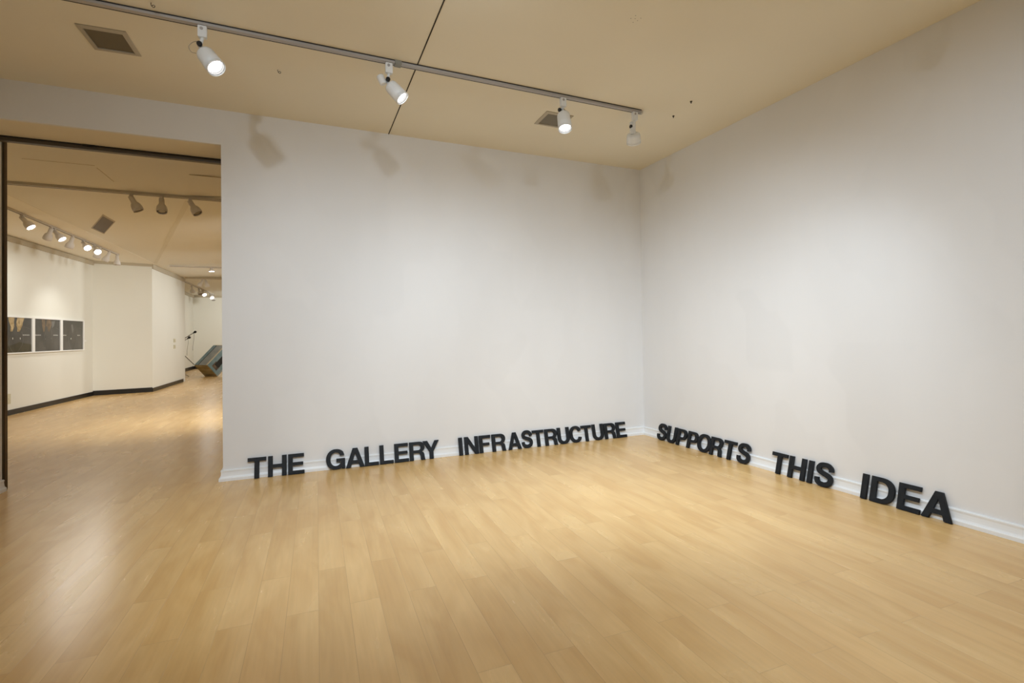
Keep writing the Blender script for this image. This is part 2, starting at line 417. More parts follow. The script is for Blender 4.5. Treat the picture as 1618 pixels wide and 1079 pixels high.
# ------------------------------------------------------------------ letters
def arc(cx, cy, rx, ry, a0, a1, n=14, e=1.0):
    out = []
    for i in range(n + 1):
        a = radians(a0 + (a1 - a0) * i / n); c, s = cos(a), sin(a)
        out.append((cx + rx * math.copysign(abs(c) ** e, c), cy + ry * math.copysign(abs(s) ** e, s)))
    return out
def stroke(pts, w, n=8):
    """Catmull-Rom centre line -> closed outline of constant width"""
    P = [Vector(p) for p in pts]; P = [2 * P[0] - P[1]] + P + [2 * P[-1] - P[-2]]
    c = []
    for i in range(1, len(P) - 2):
        for k in range(n):
            t = k / n
            c.append(.5 * ((2 * P[i]) + (P[i + 1] - P[i - 1]) * t + (2 * P[i - 1] - 5 * P[i] + 4 * P[i + 1] - P[i + 2]) * t * t + (3 * P[i] - P[i - 1] - 3 * P[i + 1] + P[i + 2]) * t ** 3))
    c.append(P[-2]); A, B = [], []
    for i, p in enumerate(c):
        t = (c[min(i + 1, len(c) - 1)] - c[max(i - 1, 0)]).normalized(); nn = Vector((-t.y, t.x))
        ww = w[0] + (w[1] - w[0]) * math.sin(pi * i / (len(c) - 1)) if isinstance(w, tuple) else w
        A.append(tuple(p + nn * ww / 2)); B.append(tuple(p - nn * ww / 2))
    return A + B[::-1]
S_, H_ = .215, .175
OE = .92
def ring_letter(w, gap):
    rx, ry = w / 2, .515; cx, cy = w / 2, .5
    o = arc(cx, cy, rx, ry, gap, 360 - gap, 40, OE); i = arc(cx, cy, rx - S_, ry - H_, 360 - gap - 4, gap + 4, 36, OE)
    return o + i
G = {
 'I': (.22, [[(0, 0), (.22, 0), (.22, 1), (0, 1)]]),
 'T': (.82, [[(.30, 0), (.52, 0), (.52, .825), (.82, .825), (.82, 1), (0, 1), (0, .825), (.30, .825)]]),
 'H': (.84, [[(0, 0), (S_, 0), (S_, .41), (.625, .41), (.625, 0), (.84, 0), (.84, 1), (.625, 1), (.625, .59), (S_, .59), (S_, 1), (0, 1)]]),
 'E': (.76, [[(0, 0), (.76, 0), (.76, .175), (S_, .175), (S_, .42), (.70, .42), (.70, .585), (S_, .585), (S_, .825), (.74, .825), (.74, 1), (0, 1)]]),
 'F': (.71, [[(0, 0), (S_, 0), (S_, .405), (.62, .405), (.62, .575), (S_, .575), (S_, .825), (.71, .825), (.71, 1), (0, 1)]]),
 'L': (.72, [[(0, 0), (.72, 0), (.72, .175), (S_, .175), (S_, 1), (0, 1)]]),
 'A': (.95, [[(0, 0), (.235, 0), (.30, .20), (.645, .20), (.71, 0), (.95, 0), (.60, 1), (.36, 1)], [(.355, .37), (.475, .745), (.592, .37)]]),
 'Y': (.92, [[(.35, 0), (.57, 0), (.57, .39), (.92, 1), (.675, 1), (.465, .60), (.25, 1), (0, 1), (.35, .39)]]),
 'N': (.83, [[(0, 0), (.205, 0), (.205, .66), (.61, 0), (.83, 0), (.83, 1), (.625, 1), (.625, .34), (.22, 1), (0, 1)]]),
 'U': (.83, [[(0, 1)] + arc(.415, .36, .415, .375, 180, 360, 24, OE) + [(.83, 1), (.615, 1)] + arc(.415, .37, .20, .21, 360, 180, 20, OE) + [(S_, 1)]]),
 'O': (1.0, [arc(.5, .5, .5, .515, 0, 360, 47, OE)[:-1], arc(.5, .5, .28, .335, 360, 0, 39, OE)[:-1]]),
 'C': (.90, [arc(.48, .5, .48, .515, 38, 360 - 35, 40, OE)[:] + [(.905 - .0, .30 + .0)] + [(.69, .33)] + arc(.48, .5, .262, .335, 360 - 48, 50, 34, OE) + [(.685, .66), (.89, .69)]]),
 'G': (.93, [[(.905, .68)] + arc(.48, .5, .48, .515, 42, 318, 40, OE)[0:] + [(.775, .115), (.80, 0), (.93, 0), (.93, .53), (.50, .53), (.50, .365), (.735, .365)] + arc(.48, .5, .265, .335, 318, 50, 34, OE) + [(.68, .67)]]),
 'P': (.80, [[(0, 0), (S_, 0), (S_, .36), (.46, .36)] + arc(.46, .68, .34, .32, -90, 90, 20, .88) + [(0, 1)],
             [(S_, .52), (S_, .84), (.44, .84)] + arc(.44, .68, .15, .16, 90, -90, 14, .88) ]),
 'R': (.87, [[(0, 0), (S_, 0), (S_, .39), (.44, .39), (.53, .375), (.59, .31), (.605, .18), (.615, .06), (.64, 0), (.87, 0), (.845, .04), (.825, .14), (.815, .28), (.79, .38), (.70, .455), (.78, .52)] + arc(.50, .725, .35, .275, -25, 90, 16, .88) + [(0, 1)],
             [(S_, .55), (S_, .835), (.48, .835)] + arc(.48, .693, .15, .142, 90, -90, 14, .88)]),
 'D': (.88, [[(0, 0), (.36, 0)] + arc(.36, .5, .52, .5, -90, 90, 28, .86) + [(0, 1)],
             [(S_, .175), (S_, .825), (.36, .825)] + arc(.36, .5, .30, .325, 90, -90, 22, .86)]),
 'S': (.84, [stroke([(.715, .665), (.685, .80), (.56, .90), (.40, .925), (.235, .885), (.135, .755), (.185, .625), (.36, .545), (.54, .49), (.68, .41), (.715, .28), (.65, .145), (.49, .078), (.36, .072), (.20, .115), (.115, .21), (.10, .345)], (.195, .205))]),
}
CAP, THK = .203, .022
_glyph = {}
def glyph(ch):
    if ch in _glyph: return _glyph[ch]
    cu = bpy.data.curves.new('letter', 'CURVE'); cu.dimensions = '2D'; cu.fill_mode = 'BOTH'
    cu.extrude = THK / 2 - .0015; cu.bevel_depth = .0015; cu.bevel_resolution = 1; cu.offset = -.0015
    w, outs = G[ch]
    for k, o in enumerate(outs):
        q = [o[0]]
        for p in o[1:]:
            if math.hypot(p[0] - q[-1][0], p[1] - q[-1][1]) > 1e-3: q.append(p)
        sp = cu.splines.new('POLY'); sp.points.add(len(q) - 1); sp.use_cyclic_u = True
        for i, (x, y) in enumerate(q): sp.points[i].co = ((x - w / 2) * CAP, y * CAP, 0, 1)
    tmp = bpy.data.objects.new('tmp', cu); COL.objects.link(tmp)
    bpy.context.view_layer.update()
    me = bpy.data.meshes.new_from_object(tmp.evaluated_get(bpy.context.evaluated_depsgraph_get()))
    bpy.data.objects.remove(tmp, do_unlink=True); bpy.data.curves.remove(cu)
    zmin = min(v.co.y for v in me.vertices)
    for v in me.vertices: v.co.y -= zmin          # stands on its lowest point
    me.materials.clear(); me.materials.append(M['letter']); me.name = 'letter_' + ch
    _glyph[ch] = me
    return me
BOTTOM_OFF, TOP_OFF = .073, .0225 + .0015
LEAN = math.asin((BOTTOM_OFF - TOP_OFF) / CAP)
def letter(ch, pos, wall, label, group, sx=1.0, turn=0.):
    o = bpy.data.objects.new('block_letter', glyph(ch)); COL.objects.link(o)
    # local: x along the word, y up, z out of the front; lean the top back towards the wall
    # back lower edge rests on the floor
    t = THK / 2
    lift = t * sin(LEAN)
    if wall == 'back':
        o.rotation_euler = Euler((pi / 2 - LEAN, 0, turn), 'XYZ')
        o.location = (pos, BY - BOTTOM_OFF + t * cos(LEAN), lift)
    else:
        o.rotation_euler = Euler((pi / 2 - LEAN, 0, -pi / 2 + turn), 'XYZ')
        o.location = (RX - BOTTOM_OFF + t * cos(LEAN), pos, lift)
    o.scale = (sx, 1, 1)
    return tag(o, label, 'letter', group)
WORDS = [
 ('THE', 'back', [-.447, -.262, -.086]),
 ('GALLERY', 'back', [.294, .492, .663, .821, .985, 1.161, 1.320]),
 ('INFRASTRUCTURE', 'back', [1.668, 1.801, 1.969, 2.146, 2.351, 2.521, 2.673, 2.853, 3.030, 3.203, 3.369, 3.545, 3.732, 3.908]),
 ('SUPPORTS', 'right', [5.165, 4.985, 4.806, 4.622, 4.437, 4.249, 4.062, 3.873]),
 ('THIS', 'right', [3.452, 3.261, 3.127, 2.996]),
 ('IDEA', 'right', [2.650, 2.512, 2.322, 2.137]),
]
ORD = ['first', 'second', 'third', 'fourth', 'fifth', 'sixth', 'seventh', 'eighth', 'ninth', 'tenth', 'eleventh', 'twelfth', 'thirteenth', 'fourteenth']
NARROW = {('INFRASTRUCTURE', 4): .90, ('INFRASTRUCTURE', 5): .87, ('INFRASTRUCTURE', 6): .93, ('INFRASTRUCTURE', 9): .92, ('INFRASTRUCTURE', 10): .91}
for wd, wall, xs in WORDS:
    for i, (ch, x) in enumerate(zip(wd, xs)):
        if i == 0: where = 'beginning the word'
        elif i == len(wd) - 1: where = 'ending the word'
        else: where = 'between %s and %s in' % (wd[i - 1], wd[i + 1])
        lab = 'black block letter %s %s %s by the %s' % (ch, where, wd, 'back wall' if wall == 'back' else 'right wall')
        letter(ch, x, wall, lab, 'letters of the word ' + wd, NARROW.get((wd, i), 1.0))

# ------------------------------------------------------------------ lighting tracks
TY0, TY1, TZ = 4.060, 4.106, HC - .026
t = thing('lighting_track', (0, 4.083, HC), 'long grey lighting track on the front ceiling, carrying four white spotlights', 'lighting track')
obj('rail', box(new_bm(), -2.55, 3.165, TY0, TY1, TZ, HC), M['track'], t)
bm = new_bm(); box(bm, -2.55, 3.165, TY0 - .003, TY0 - .0005, HC - .008, HC)
obj('gap_shade_strip', bm, M['slot'], t)  # black strip standing in for the shade between rail and ceiling
bm = new_bm(); box(bm, -2.55, 3.165, TY1 - .011, TY1 - .001, TZ - .0002, TZ + .004)
obj('slot', bm, M['slot'], t)
obj('connector', box(new_bm(), .700, .755, TY0 - .008, TY1 + .006, TZ - .007, HC, .002), M['connector'], t)
obj('end_cap', lathe(new_bm(), (3.165, 4.083, TZ + .008), (1, 0, 0), [(0, .021), (.02, .021), (.026, .016)], 20), M['track_far'], t)

def can_lamp(label, mount_x, mount_y, pivot, S, d, L, lit=True, neck=.016, r=.065, knob_side=(0, -1, 0), cord=None, driver=None, energy=40, ztrack=TZ, angle=80, flat=False):
    """white cylindrical track spot: adapter, stem, knob, housing with bright lens and wire ring"""
    pivot, S, d = Vector(pivot), Vector(S), Vector(d).normalized()
    t = thing('track_spotlight', (mount_x, mount_y, ztrack), label, 'spotlight', 'spotlights on the front room track')
    a0 = ztrack - .085
    obj('adapter', box(new_bm(), mount_x - .028, mount_x + .028, mount_y - .018, mount_y + .018, a0, ztrack - .0012, .003), M['white_metal'], t)
    obj('adapter_screw', lathe(new_bm(), (mount_x - .004, mount_y - .018, ztrack - .025), (0, -1, 0), [(0, .011), (.003, .011)], 16), M['track'], t)
    obj('stem', tube(new_bm(), [(mount_x, mount_y, a0 + .01), (mount_x * .5 + pivot.x * .5, mount_y * .5 + pivot.y * .5, (a0 + pivot.z) / 2), pivot], .0115, 12), M['white_metal'], t)
    obj('neck', tube(new_bm(), [pivot - d * .015, pivot.lerp(S, .5), S + d * .01], neck, 14) if not flat else
        obox(new_bm(), Vector((S.x - .034, S.y - .012, S.z - .01)), (.068 * .8, 0, 0), (0, .03, 0), (0, 0, pivot.z - S.z + .06), .003), M['white_metal'], t)
    kd = Vector(knob_side).normalized()
    obj('knob', lathe(new_bm(), pivot + kd * .012, kd, [(0, .008), (.010, .008), (.012, .018), (.026, .018), (.029, .013)], 20), M['knob'], t, label='black tightening knob')
    body = obj('housing', lathe(new_bm(), S, d, [(0, .022), (.0, .022), (.001, r * .70), (.008, r * .86), (.025, r * .94), (L * .6, r * .985), (L - .012, r), (L - .012, r - .004), (L - .03, r - .006)], 40, cap1=False), M['white_metal'], t)
    obj('wire_ring', lathe(new_bm(), S, d, [(L - .012, r - .004), (L - .012, r + .001), (L, r + .001), (L, r - .004)], 40, False, False), M['ring'], t)
    obj('lens', lathe(new_bm(), S, d, [(L - .026, r * .78), (L - .022, r * .74), (L - .014, r * .45), (L - .013, .002)], 32), M['lens'] if lit else M['lens_off'], t,
        label='glowing white lens' if lit else None)
    obj('reflector', lathe(new_bm(), S, d, [(L - .027, r * .76), (L - .028, r * .80), (L - .010, r - .007), (L - .010, r - .0085)], 40, False, False), M['reflector'], t)
    if cord: obj('cord', tube(new_bm(), cord, .0028, 8), M['cord'], t)
    if driver:
        P, ax, ln, rr = driver
        obj('driver_can', lathe(new_bm(), P, ax, [(0, rr * .8), (.006, rr), (ln - .006, rr), (ln, rr * .8)], 24), M['white_metal'], t)
    if lit: spot('lamp_beam', S + d * (L + .01), S + d * 2, energy, COOL, angle, 1, .05)
    return t
def catmull(pts, n=6):
    P = [Vector(p) for p in pts]; P = [2 * P[0] - P[1]] + P + [2 * P[-1] - P[-2]]; c = []
    for i in range(1, len(P) - 2):
        for k in range(n):
            u = k / n
            c.append(.5 * ((2 * P[i]) + (P[i + 1] - P[i - 1]) * u + (2 * P[i - 1] - 5 * P[i] + 4 * P[i + 1] - P[i + 2]) * u * u + (3 * P[i] - P[i - 1] - 3 * P[i + 1] + P[i + 2]) * u ** 3))
    return c + [P[-2]]
can_lamp('lit white spotlight nearest the left end of the front track, glowing lens tipped right', -.655, 4.083, (-.675, 4.12, 3.508), (-.650, 4.115, 3.462), (.517, -.362, -.775), .165,
         cord=catmull([(-.665, 4.12, 3.545), (-.715, 4.12, 3.53), (-.745, 4.12, 3.49), (-.73, 4.12, 3.455), (-.70, 4.12, 3.45)]), energy=45)
can_lamp('lit white spotlight beside the grey track connector, with a small white can behind', .655, 4.083, (.648, 4.12, 3.505), (.667, 4.12, 3.475), (.60, -.30, -.74), .160, r=.059,
         driver=((.585, 4.12, 3.54), (.4, 0, -.8), .075, .03), energy=45)
can_lamp('lit white spotlight in front of the small square ceiling vent', 2.275, 4.083, (2.283, 4.12, 3.54), (2.296, 4.12, 3.501), (-.076, -.316, -.946), .18,
         knob_side=(-1, -.15, -.3), cord=catmull([(2.29, 4.12, 3.56), (2.33, 4.12, 3.53), (2.39, 4.13, 3.485)]), energy=45)
can_lamp('unlit white spotlight at the right end of the front track, hanging straight down', 3.098, 4.083, (3.108, 4.12, 3.50), (3.108, 4.12, 3.432), (.431, .548, -.717), .10, r=.072, lit=False,
         knob_side=(-1, 0, 0), flat=True)
can_lamp('lit white spotlight cut by the top edge of the photo, nearest the right wall', 3.15, 1.72, (3.15, 1.74, 3.53), (3.16, 1.76, 3.49), (.15, .50, -.85), .125, energy=60, ztrack=HC - .026)
obj_ = obj('lighting_track', box(new_bm(), -2.0, 4.0, 1.66, 1.70, HC - .026, HC), M['track'])
tag(obj_, 'short grey lighting track beyond the top edge, above the nearest spotlight', 'lighting track')

# ------------------------------------------------------------------ ceiling vents and hooks
def vent(label, pts, z, panel, inset=.17, frame_m='vent_frame', lip=.012):
    P = [Vector((x, y, z)) for x, y in pts]; c = sum(P, Vector()) / 4
    t = thing('ceiling_vent', c, label, 'vent', None)
    Q = [p.lerp(c, inset * 1.2) for p in P]
    bm = new_bm(); dn = Vector((0, 0, -lip))
    o0 = [bm.verts.new(p) for p in P]; o1 = [bm.verts.new(p + dn * .6) for p in P]; i1 = [bm.verts.new(q + dn) for q in Q]; i0 = [bm.verts.new(q) for q in Q]
    for a, b in ((o0, o1), (o1, i1), (i1, i0)):
        for i in range(4): bm.faces.new((a[i], a[(i + 1) % 4], b[(i + 1) % 4], b[i]))
    obj('frame', bm, M[frame_m], t)
    bm = new_bm()
    a = [bm.verts.new(q + Vector((0, 0, -.002))) for q in Q]; b = [bm.verts.new(q) for q in Q]
    bm.faces.new(a); bm.faces.new(b[::-1])
    for i in range(4): bm.faces.new((a[i], a[(i + 1) % 4], b[(i + 1) % 4], b[i]))
    obj('panel', bm, M[panel], t, label='darker inner panel')
    return t
vent('square tan ceiling vent left of the first spotlight', [(-1.492, 4.420), (-1.190, 4.405), (-1.180, 4.745), (-1.482, 4.760)], HC, 'vent_panel')
vent('square ceiling vent half hidden behind the third spotlight', [(2.280, 4.431), (2.591, 4.431), (2.600, 4.746), (2.289, 4.746)], HC, 'vent_panel2')
vent('grey ceiling grille in the next room', [(-2.942, 9.752), (-2.928, 10.269), (-3.468, 11.55), (-3.494, 11.02)], Z2, 'vent_far', .1, lip=.008)

def hook(x, y, label, kind='screw'):
    bm = new_bm()
    if kind == 'screw':
        lathe(bm, (x, y, HC), (0, 0, -1), [(0, .011), (.006, .011), (.010, .006), (.022, .004)], 12)
    else:
        pts = [(x, y, HC), (x, y, HC - .015), (x + .012, y, HC - .03), (x + .022, y, HC - .022), (x + .016, y, HC - .012), (x + .004, y, HC - .02)]
        tube(bm, catmull(pts, 4), .0022, 8)
    return tag(obj('ceiling_hook', bm, M['hook'], origin=(x, y, HC)), label, 'hook')
hook(3.507, 3.732, 'tiny dark ceiling screw, right one of two beyond the track end')
hook(3.568, 4.054, 'tiny dark ceiling screw, nearer the corner beyond the track end')
hook(-.932, 3.965, 'small dark wire hook in the ceiling, at the top above the track', 'hook')
hook(-.189, 4.572, 'small dark wire hook in the ceiling between the first two spotlights', 'hook')
for k, (dx, dy) in enumerate(((0, 0), (.03, .012), (-.03, .01), (.012, .04), (-.018, -.03), (.035, -.02))):
    h_ = (2.21 + dx, 2.89 + dy, HC)
    tag(obj('drill_hole', lathe(new_bm(), (h_[0], h_[1], HC + .001), (0, 0, -1), [(0, .005), (.003, .003)], 8), M['vent_frame'], origin=h_), 'small plugged drill hole in the ceiling cluster near the top edge', 'screw hole', 'drill holes near the top edge')

# ------------------------------------------------------------------ second room tracks and lamps
def far_track(label, P, Q, z=Z2, w=.045, h=.03):
    P, Q = Vector((*P, z - h)), Vector((*Q, z - h)); d = Q - P; n = Vector((-d.y, d.x, 0)).normalized() * w
    t = thing('lighting_track', (P + Q) / 2 + Vector((0, 0, h)), label, 'lighting track')
    obj('rail', obox(new_bm(), P - n / 2, d, n, (0, 0, h)), M['track_far'], t)
    obj('slot', obox(new_bm(), P - n * .12 - Vector((0, 0, .001)), d, n * .24, (0, 0, .002)), M['slot'], t)
    return t
far_track('grey lighting track across the next room, carrying three unlit lamps', (-3.98, 8.13), (4.5, 8.13), w=.07, h=.035)
far_track('lighting track running along the gallery wall above the three prints', (-4.10, 7.0), (-3.985, 14.15), z=Z2 - .003)
far_track('short far lighting track carrying one small glowing lamp', (-3.35, 15.9), (3.0, 15.9), h=.04)
far_track('lighting track in the farthest recess, above the microphone stand', (-3.80, 19.8), (-3.77, 26.0), h=.04)
def bell_lamp(x, y, d, label, lit=False, z=Z2 - .03, L=.215, rr=.064, energy=0, aim=None, group='lamps of the next room', drop=.03, ang=90, m='far_metal'):
    d = Vector(d).normalized()
    t = thing('bell_spotlight', (x, y, z), label, 'spotlight', group)
    obj('adapter', box(new_bm(), x - .02, x + .02, y - .02, y + .02, z - drop, z + .003, .002), M[m], t)
    P = Vector((x, y, z - drop - .012))
    obj('knob', lathe(new_bm(), P + Vector((-.03, 0, 0)), (1, 0, 0), [(0, .011), (.06, .011)], 10), M[m], t)
    S = P - d * .02
    obj('shade', lathe(new_bm(), S, d, [(0, .020), (.006, .031), (L * .44, .034), (L * .54, .050), (L * .66, rr * .95), (L * .84, rr * 1.03), (L, rr), (L, rr * .95), (L - .012, rr * .9)], 28, cap1=False), M[m], t)
    obj('lens', lathe(new_bm(), S, d, [(L - .013, rr * .88), (L - .012, rr * .5), (L - .0115, .003)], 24), M['lens_far'] if lit else M['lens_off'], t, label='glowing lens' if lit else None)
    if lit and energy:
        E_ = S + d * (L + .01)
        spot('bell_beam', E_, aim if aim else E_ + d, energy, WARM, ang, 1, .05)
    return t
g2 = 'unlit lamps on the cross track'
bell_lamp(-2.145, 8.13, (.43, .015, -.90), 'unlit bell lamp, left one of three on the cross track, tipped right', z=Z2 - .035, group=g2)
bell_lamp(-1.80, 8.13, (.08, -.31, -.94), 'unlit bell lamp, middle one of three on the cross track, hanging down', z=Z2 - .035, group=g2)
bell_lamp(-1.465, 8.13, (.50, -.17, -.85), 'unlit bell lamp, right one of three on the cross track, tipped right', z=Z2 - .035, group=g2)
g3 = 'lamps along the gallery wall track'
TZ3 = Z2 - .033
far = [
 (10.06, (.62, -.1, -.78), 1, 60, 'lit bell lamp farthest left on the gallery wall track, alone'),
 (10.98, (-.42, .35, -.85), 1, 70, 'lit bell lamp pointing down, left of a touching pair on the gallery wall track'),
 (11.10, (.62, -.15, -.76), 1, 32, 'lit bell lamp pointing right, right of a touching pair on the gallery wall track'),
 (11.80, (-.35, .2, -.92), 0, 0, 'unlit bell lamp between the lit pairs on the gallery wall track'),
 (12.27, (.55, -.56, -.62), 1, 45, 'large glowing bell lamp after the unlit one on the gallery wall track'),
 (12.80, (.50, -.62, -.60), 1, 22, 'second large glowing bell lamp facing the viewer on the gallery wall track'),
 (13.10, (-.42, .25, -.9), 1, 26, 'thinly seen lit bell lamp behind the two large glowing ones'),
 (13.60, (-.45, .15, -.88), 1, 14, 'lit bell lamp second from the far end of the gallery wall track'),
 (14.08, (.0, .0, -1), 0, 0, 'unlit bell lamp at the far end of the gallery wall track'),
]
for y, d, lit, en, lab in far:
    x = -4.10 + (y - 7.0) * (.115 / 7.15)
    bell_lamp(x, y, d, lab, bool(lit), z=TZ3, energy=en, group=g3, aim={10.98: (-5.02, 12.75, 2.0), 11.10: (-1.5, 4.4, 0)}.get(y), ang=75)
bell_lamp(-2.37, 15.9, (.05, -.1, -1), 'small glowing lamp close under the far ceiling', True, z=Z2 - .03, L=.10, rr=.075, energy=25, drop=.02)
g5 = 'lamps in the farthest recess'
bell_lamp(-3.06, 18.82, (-.45, .1, -.85), 'dark bell lamp hanging from the far ceiling line, left of a pair', z=Z2 - .05, group=g5, L=.24)
bell_lamp(-2.98, 18.84, (.25, .1, -.95), 'pale bell lamp hanging from the far ceiling line, right of a pair', z=Z2 - .05, group=g5, L=.24)
for y, d, lit, lab in ((21.2, (.1, 0, -1), 0, 'unlit lamp nearest on the recess track'), (22.5, (.3, -.5, -.8), 0, 'pale unlit lamp second on the recess track'),
                       (23.3, (.35, -.6, -.65), 1, 'bright glowing lamp in the middle of the recess track'), (25.0, (.4, -.6, -.65), 1, 'bright glowing lamp near the far end of the recess track'),
                       (25.6, (.2, -.3, -.8), 0, 'unlit lamp at the far end of the recess track')):
    bell_lamp(-3.785, y, d, lab, bool(lit), z=Z2 - .04, group=g5, L=.26, rr=.08, energy=40 if lit else 0)

# added fill spots for the second room, unseen through the opening
spot('gallery_fill_a', (.2, 9.0, 3.2), (-2.8, 12.0, 0), 640, WARM, 105, 1, .3)
spot('gallery_fill_b', (1.0, 13.0, 3.2), (-4.3, 15.5, 1.7), 340, WARM, 60, 1, .3)
spot('gallery_fill_c', (-.3, 18.0, 3.2), (-3.6, 16.5, 1.4), 190, WARM, 110, 1, .3)
spot('gallery_fill_d', (-1.6, 23.0, 3.2), (-3.2, 26.6, 1.6), 300, WARM, 110, 1, .3)
spot('gallery_fill_e', (.5, 21.5, 3.2), (-2.5, 20.5, 0), 260, WARM, 120)

# ------------------------------------------------------------------ three prints on the gallery wall
nW = Vector((dW1.y, -dW1.x, 0))
def on_w1(s, z, off=0.): return W1A + dW1 * s + nW * off + Vector((0, 0, z))
PRM = {'dark': noisy(mat('print_dark', (.075, .07, .06), .35), (.055, .052, .042), (.105, .098, .085), (2.2, 2.2, 2.2), 3),
       'brown': noisy(mat('print_brown', (.05, .042, .02), .35), (.035, .03, .012), (.075, .065, .035), (4, 4, 4), 3),
       'gold': noisy(mat('print_gold', (.4, .28, .12), .35), (.26, .17, .06), (.55, .42, .22), (14, 14, 14), 4),
       'bronze': noisy(mat('print_bronze', (.16, .11, .06), .35), (.10, .07, .04), (.22, .15, .08), (9, 9, 9), 3),
       'grey': mat('print_grey', (.16, .155, .14), .35), 'white': mat('print_white', (.62, .62, .58), .4)}
def sheet(bm, s0, z0, poly, off, sw, sh, mi):
    vs = [bm.verts.new(on_w1(s0 + x * sw, z0 + y * sh, off)) for x, y in poly]
    f = bm.faces.new(vs); f.material_index = mi
def print_(s0, s1, kind, label):
    z0, z1 = 1.178, 1.850
    t = thing('framed_print', on_w1((s0 + s1) / 2, z0 - .024), label, 'framed print', 'three prints in white frames')
    e = .0425; D = .04
    bm = new_bm()
    for a, b, c, d in ((s0 - e, s1 + e, z1, z1 + .024), (s0 - e, s1 + e, z0 - .024, z0), (s0 - e, s0, z0, z1), (s1, s1 + e, z0, z1)):
        obox(bm, on_w1(a, c, .001), dW1 * (b - a), nW * D, (0, 0, d - c))
    obj('frame', bm, M['print_frame'], t)
    mats = [PRM[k] for k in ('dark', 'brown', 'gold', 'bronze', 'grey', 'white')]
    w, h = s1 - s0, z1 - z0
    bm = new_bm()
    obox(bm, on_w1(s0, z0, .002), dW1 * w, nW * .020, (0, 0, h))
    F = .0225
    def P(poly, mi, o=0.): sheet(bm, s0, z0, poly, F + o, w, h, mi)
    def line(pts, t_, mi):
        for (x0, y0), (x1, y1) in zip(pts, pts[1:]):
            P([(x0, y0), (x1, y1), (x1 + t_, y1 + t_ * .3), (x0 + t_, y0 + t_ * .3)], mi, .0012)
    def caption(x0, x1, y=.50):
        n = max(3, int((x1 - x0) / .028)); ww = (x1 - x0) / n
        for k in range(n):
            P([(x0 + k * ww, y - .012), (x0 + (k + .72) * ww, y - .012), (x0 + (k + .72) * ww, y + .014), (x0 + k * ww, y + .014)], 5, .0016)
    if kind == 0:      # one pair of gold hands
        P([(0, .0), (1, .0), (1, .22), (.6, .30), (.3, .2), (0, .18)], 1)
        P([(.24, 1), (.44, 1), (.42, .86), (.43, .74), (.37, .60), (.31, .60), (.32, .74), (.27, .86)], 2, .0006)
        P([(.53, 1), (.76, 1), (.71, .88), (.69, .78), (.65, .70), (.60, .60), (.52, .60), (.53, .70), (.49, .78), (.50, .88)], 2, .0006)
        line([(.66, .60), (.70, .48), (.71, .36), (.68, .22), (.60, .10), (.52, .0)], .010, 4)
        line([(.30, .44), (.25, .25), (.32, .08), (.40, .0)], .010, 4)
        line([(.70, .74), (.82, .72), (.94, .68), (1 - .012, .64)], .012, 4)
        for cx, cy in ((.38, .40), (.62, .40)): P([(cx - .012, cy - .025), (cx + .012, cy - .025), (cx + .012, cy + .025), (cx - .012, cy + .025)], 5, .001)
        caption(.70, .93)
    elif kind == 1:
        P([(.28, 1), (.40, 1), (.41, .84), (.39, .62), (.34, .60), (.30, .78)], 3, .0006)
        P([(.48, 1), (.66, 1), (.66, .84), (.58, .62), (.52, .62), (.50, .78), (.44, .78)], 3, .0006)
        P([(.66, .94), (.80, .96), (.76, .80), (.68, .72)], 4, .0003)
        line([(.64, .70), (.67, .48), (.68, .24)], .010, 4); line([(.42, .60), (.36, .40), (.40, .12)], .008, 4)
        line([(.82, .73), (.92, .70), (.985, .66)], .010, 4)
        for cx, cy in ((.42, .38), (.40, .10), (.64, .40)): P([(cx - .012, cy - .02), (cx + .012, cy - .02), (cx + .012, cy + .02), (cx - .012, cy + .02)], 4, .001)
        caption(.02, .25); caption(.73, .92)
    else:
        P([(.42, .86), (.50, .88), (.54, .70), (.50, .56), (.46, .66)], 4, .0006)
        line([(.30, .46), (.30, .30), (.34, .14), (.44, .0)], .012, 4); line([(.68, .46), (.70, .30), (.62, .12), (.56, .0)], .010, 4)
        line([(.74, .76), (.88, .74), (.985, .70)], .010, 4)
        P([(.40, .36), (.43, .36), (.43, .41), (.40, .41)], 5, .001)
        caption(.02, .20); caption(.72, .86)
    obj('picture', bm, mats, t)
    return t
print_(-.239, .726, 0, 'dark framed print with golden hands, leftmost of three, cut by the door jamb')
print_(.811, 1.776, 1, 'dark framed print with faint bronze hands, middle of three')
print_(1.861, 2.790, 2, 'dark grey framed print without hands, rightmost of three')

# wall label beside the prints, outlet and switch plates
tag(obj('wall_label', obox(new_bm(), on_w1(2.92, 1.36, 0), dW1 * .09, nW * .004, (0, 0, .045)), M['print_frame'], origin=on_w1(2.92, 1.36)), 'small white caption card right of the three prints', 'label')
def plate(name, P, along, n, w, h, label, cat, toggles=1, group=None):
    P = Vector(P); t = thing(name, P, label, cat, group)
    obj('plate', obox(new_bm(), P - along * w / 2 - Vector((0, 0, h / 2)), along * w, n * .008, (0, 0, h), .002), M['plate'], t)
    bm = new_bm()
    for k in range(toggles):
        s = (k - (toggles - 1) / 2) * w * .4
        obox(bm, P + along * (s - .008) + n * .008 - Vector((0, 0, .018)), along * .016, n * .006, (0, 0, .036))
    obj('toggle' if 'switch' in name else 'socket', bm, M['crate_cream'], t)
    return t
plate('power_outlet', on_w1(.04, .31), dW1, nW, .12, .19, 'ivory outlet plate low on the wall beside the door jamb', 'outlet')
d3 = (W3B - W2B).normalized(); n3 = Vector((d3.y, -d3.x, 0))
plate('light_switch', W2B + d3 * 2.15 + Vector((0, 0, 1.35)), d3, n3, .22, .115, 'upper ivory switch plate on the inner gallery wall', 'switch', 2, 'switch plates')
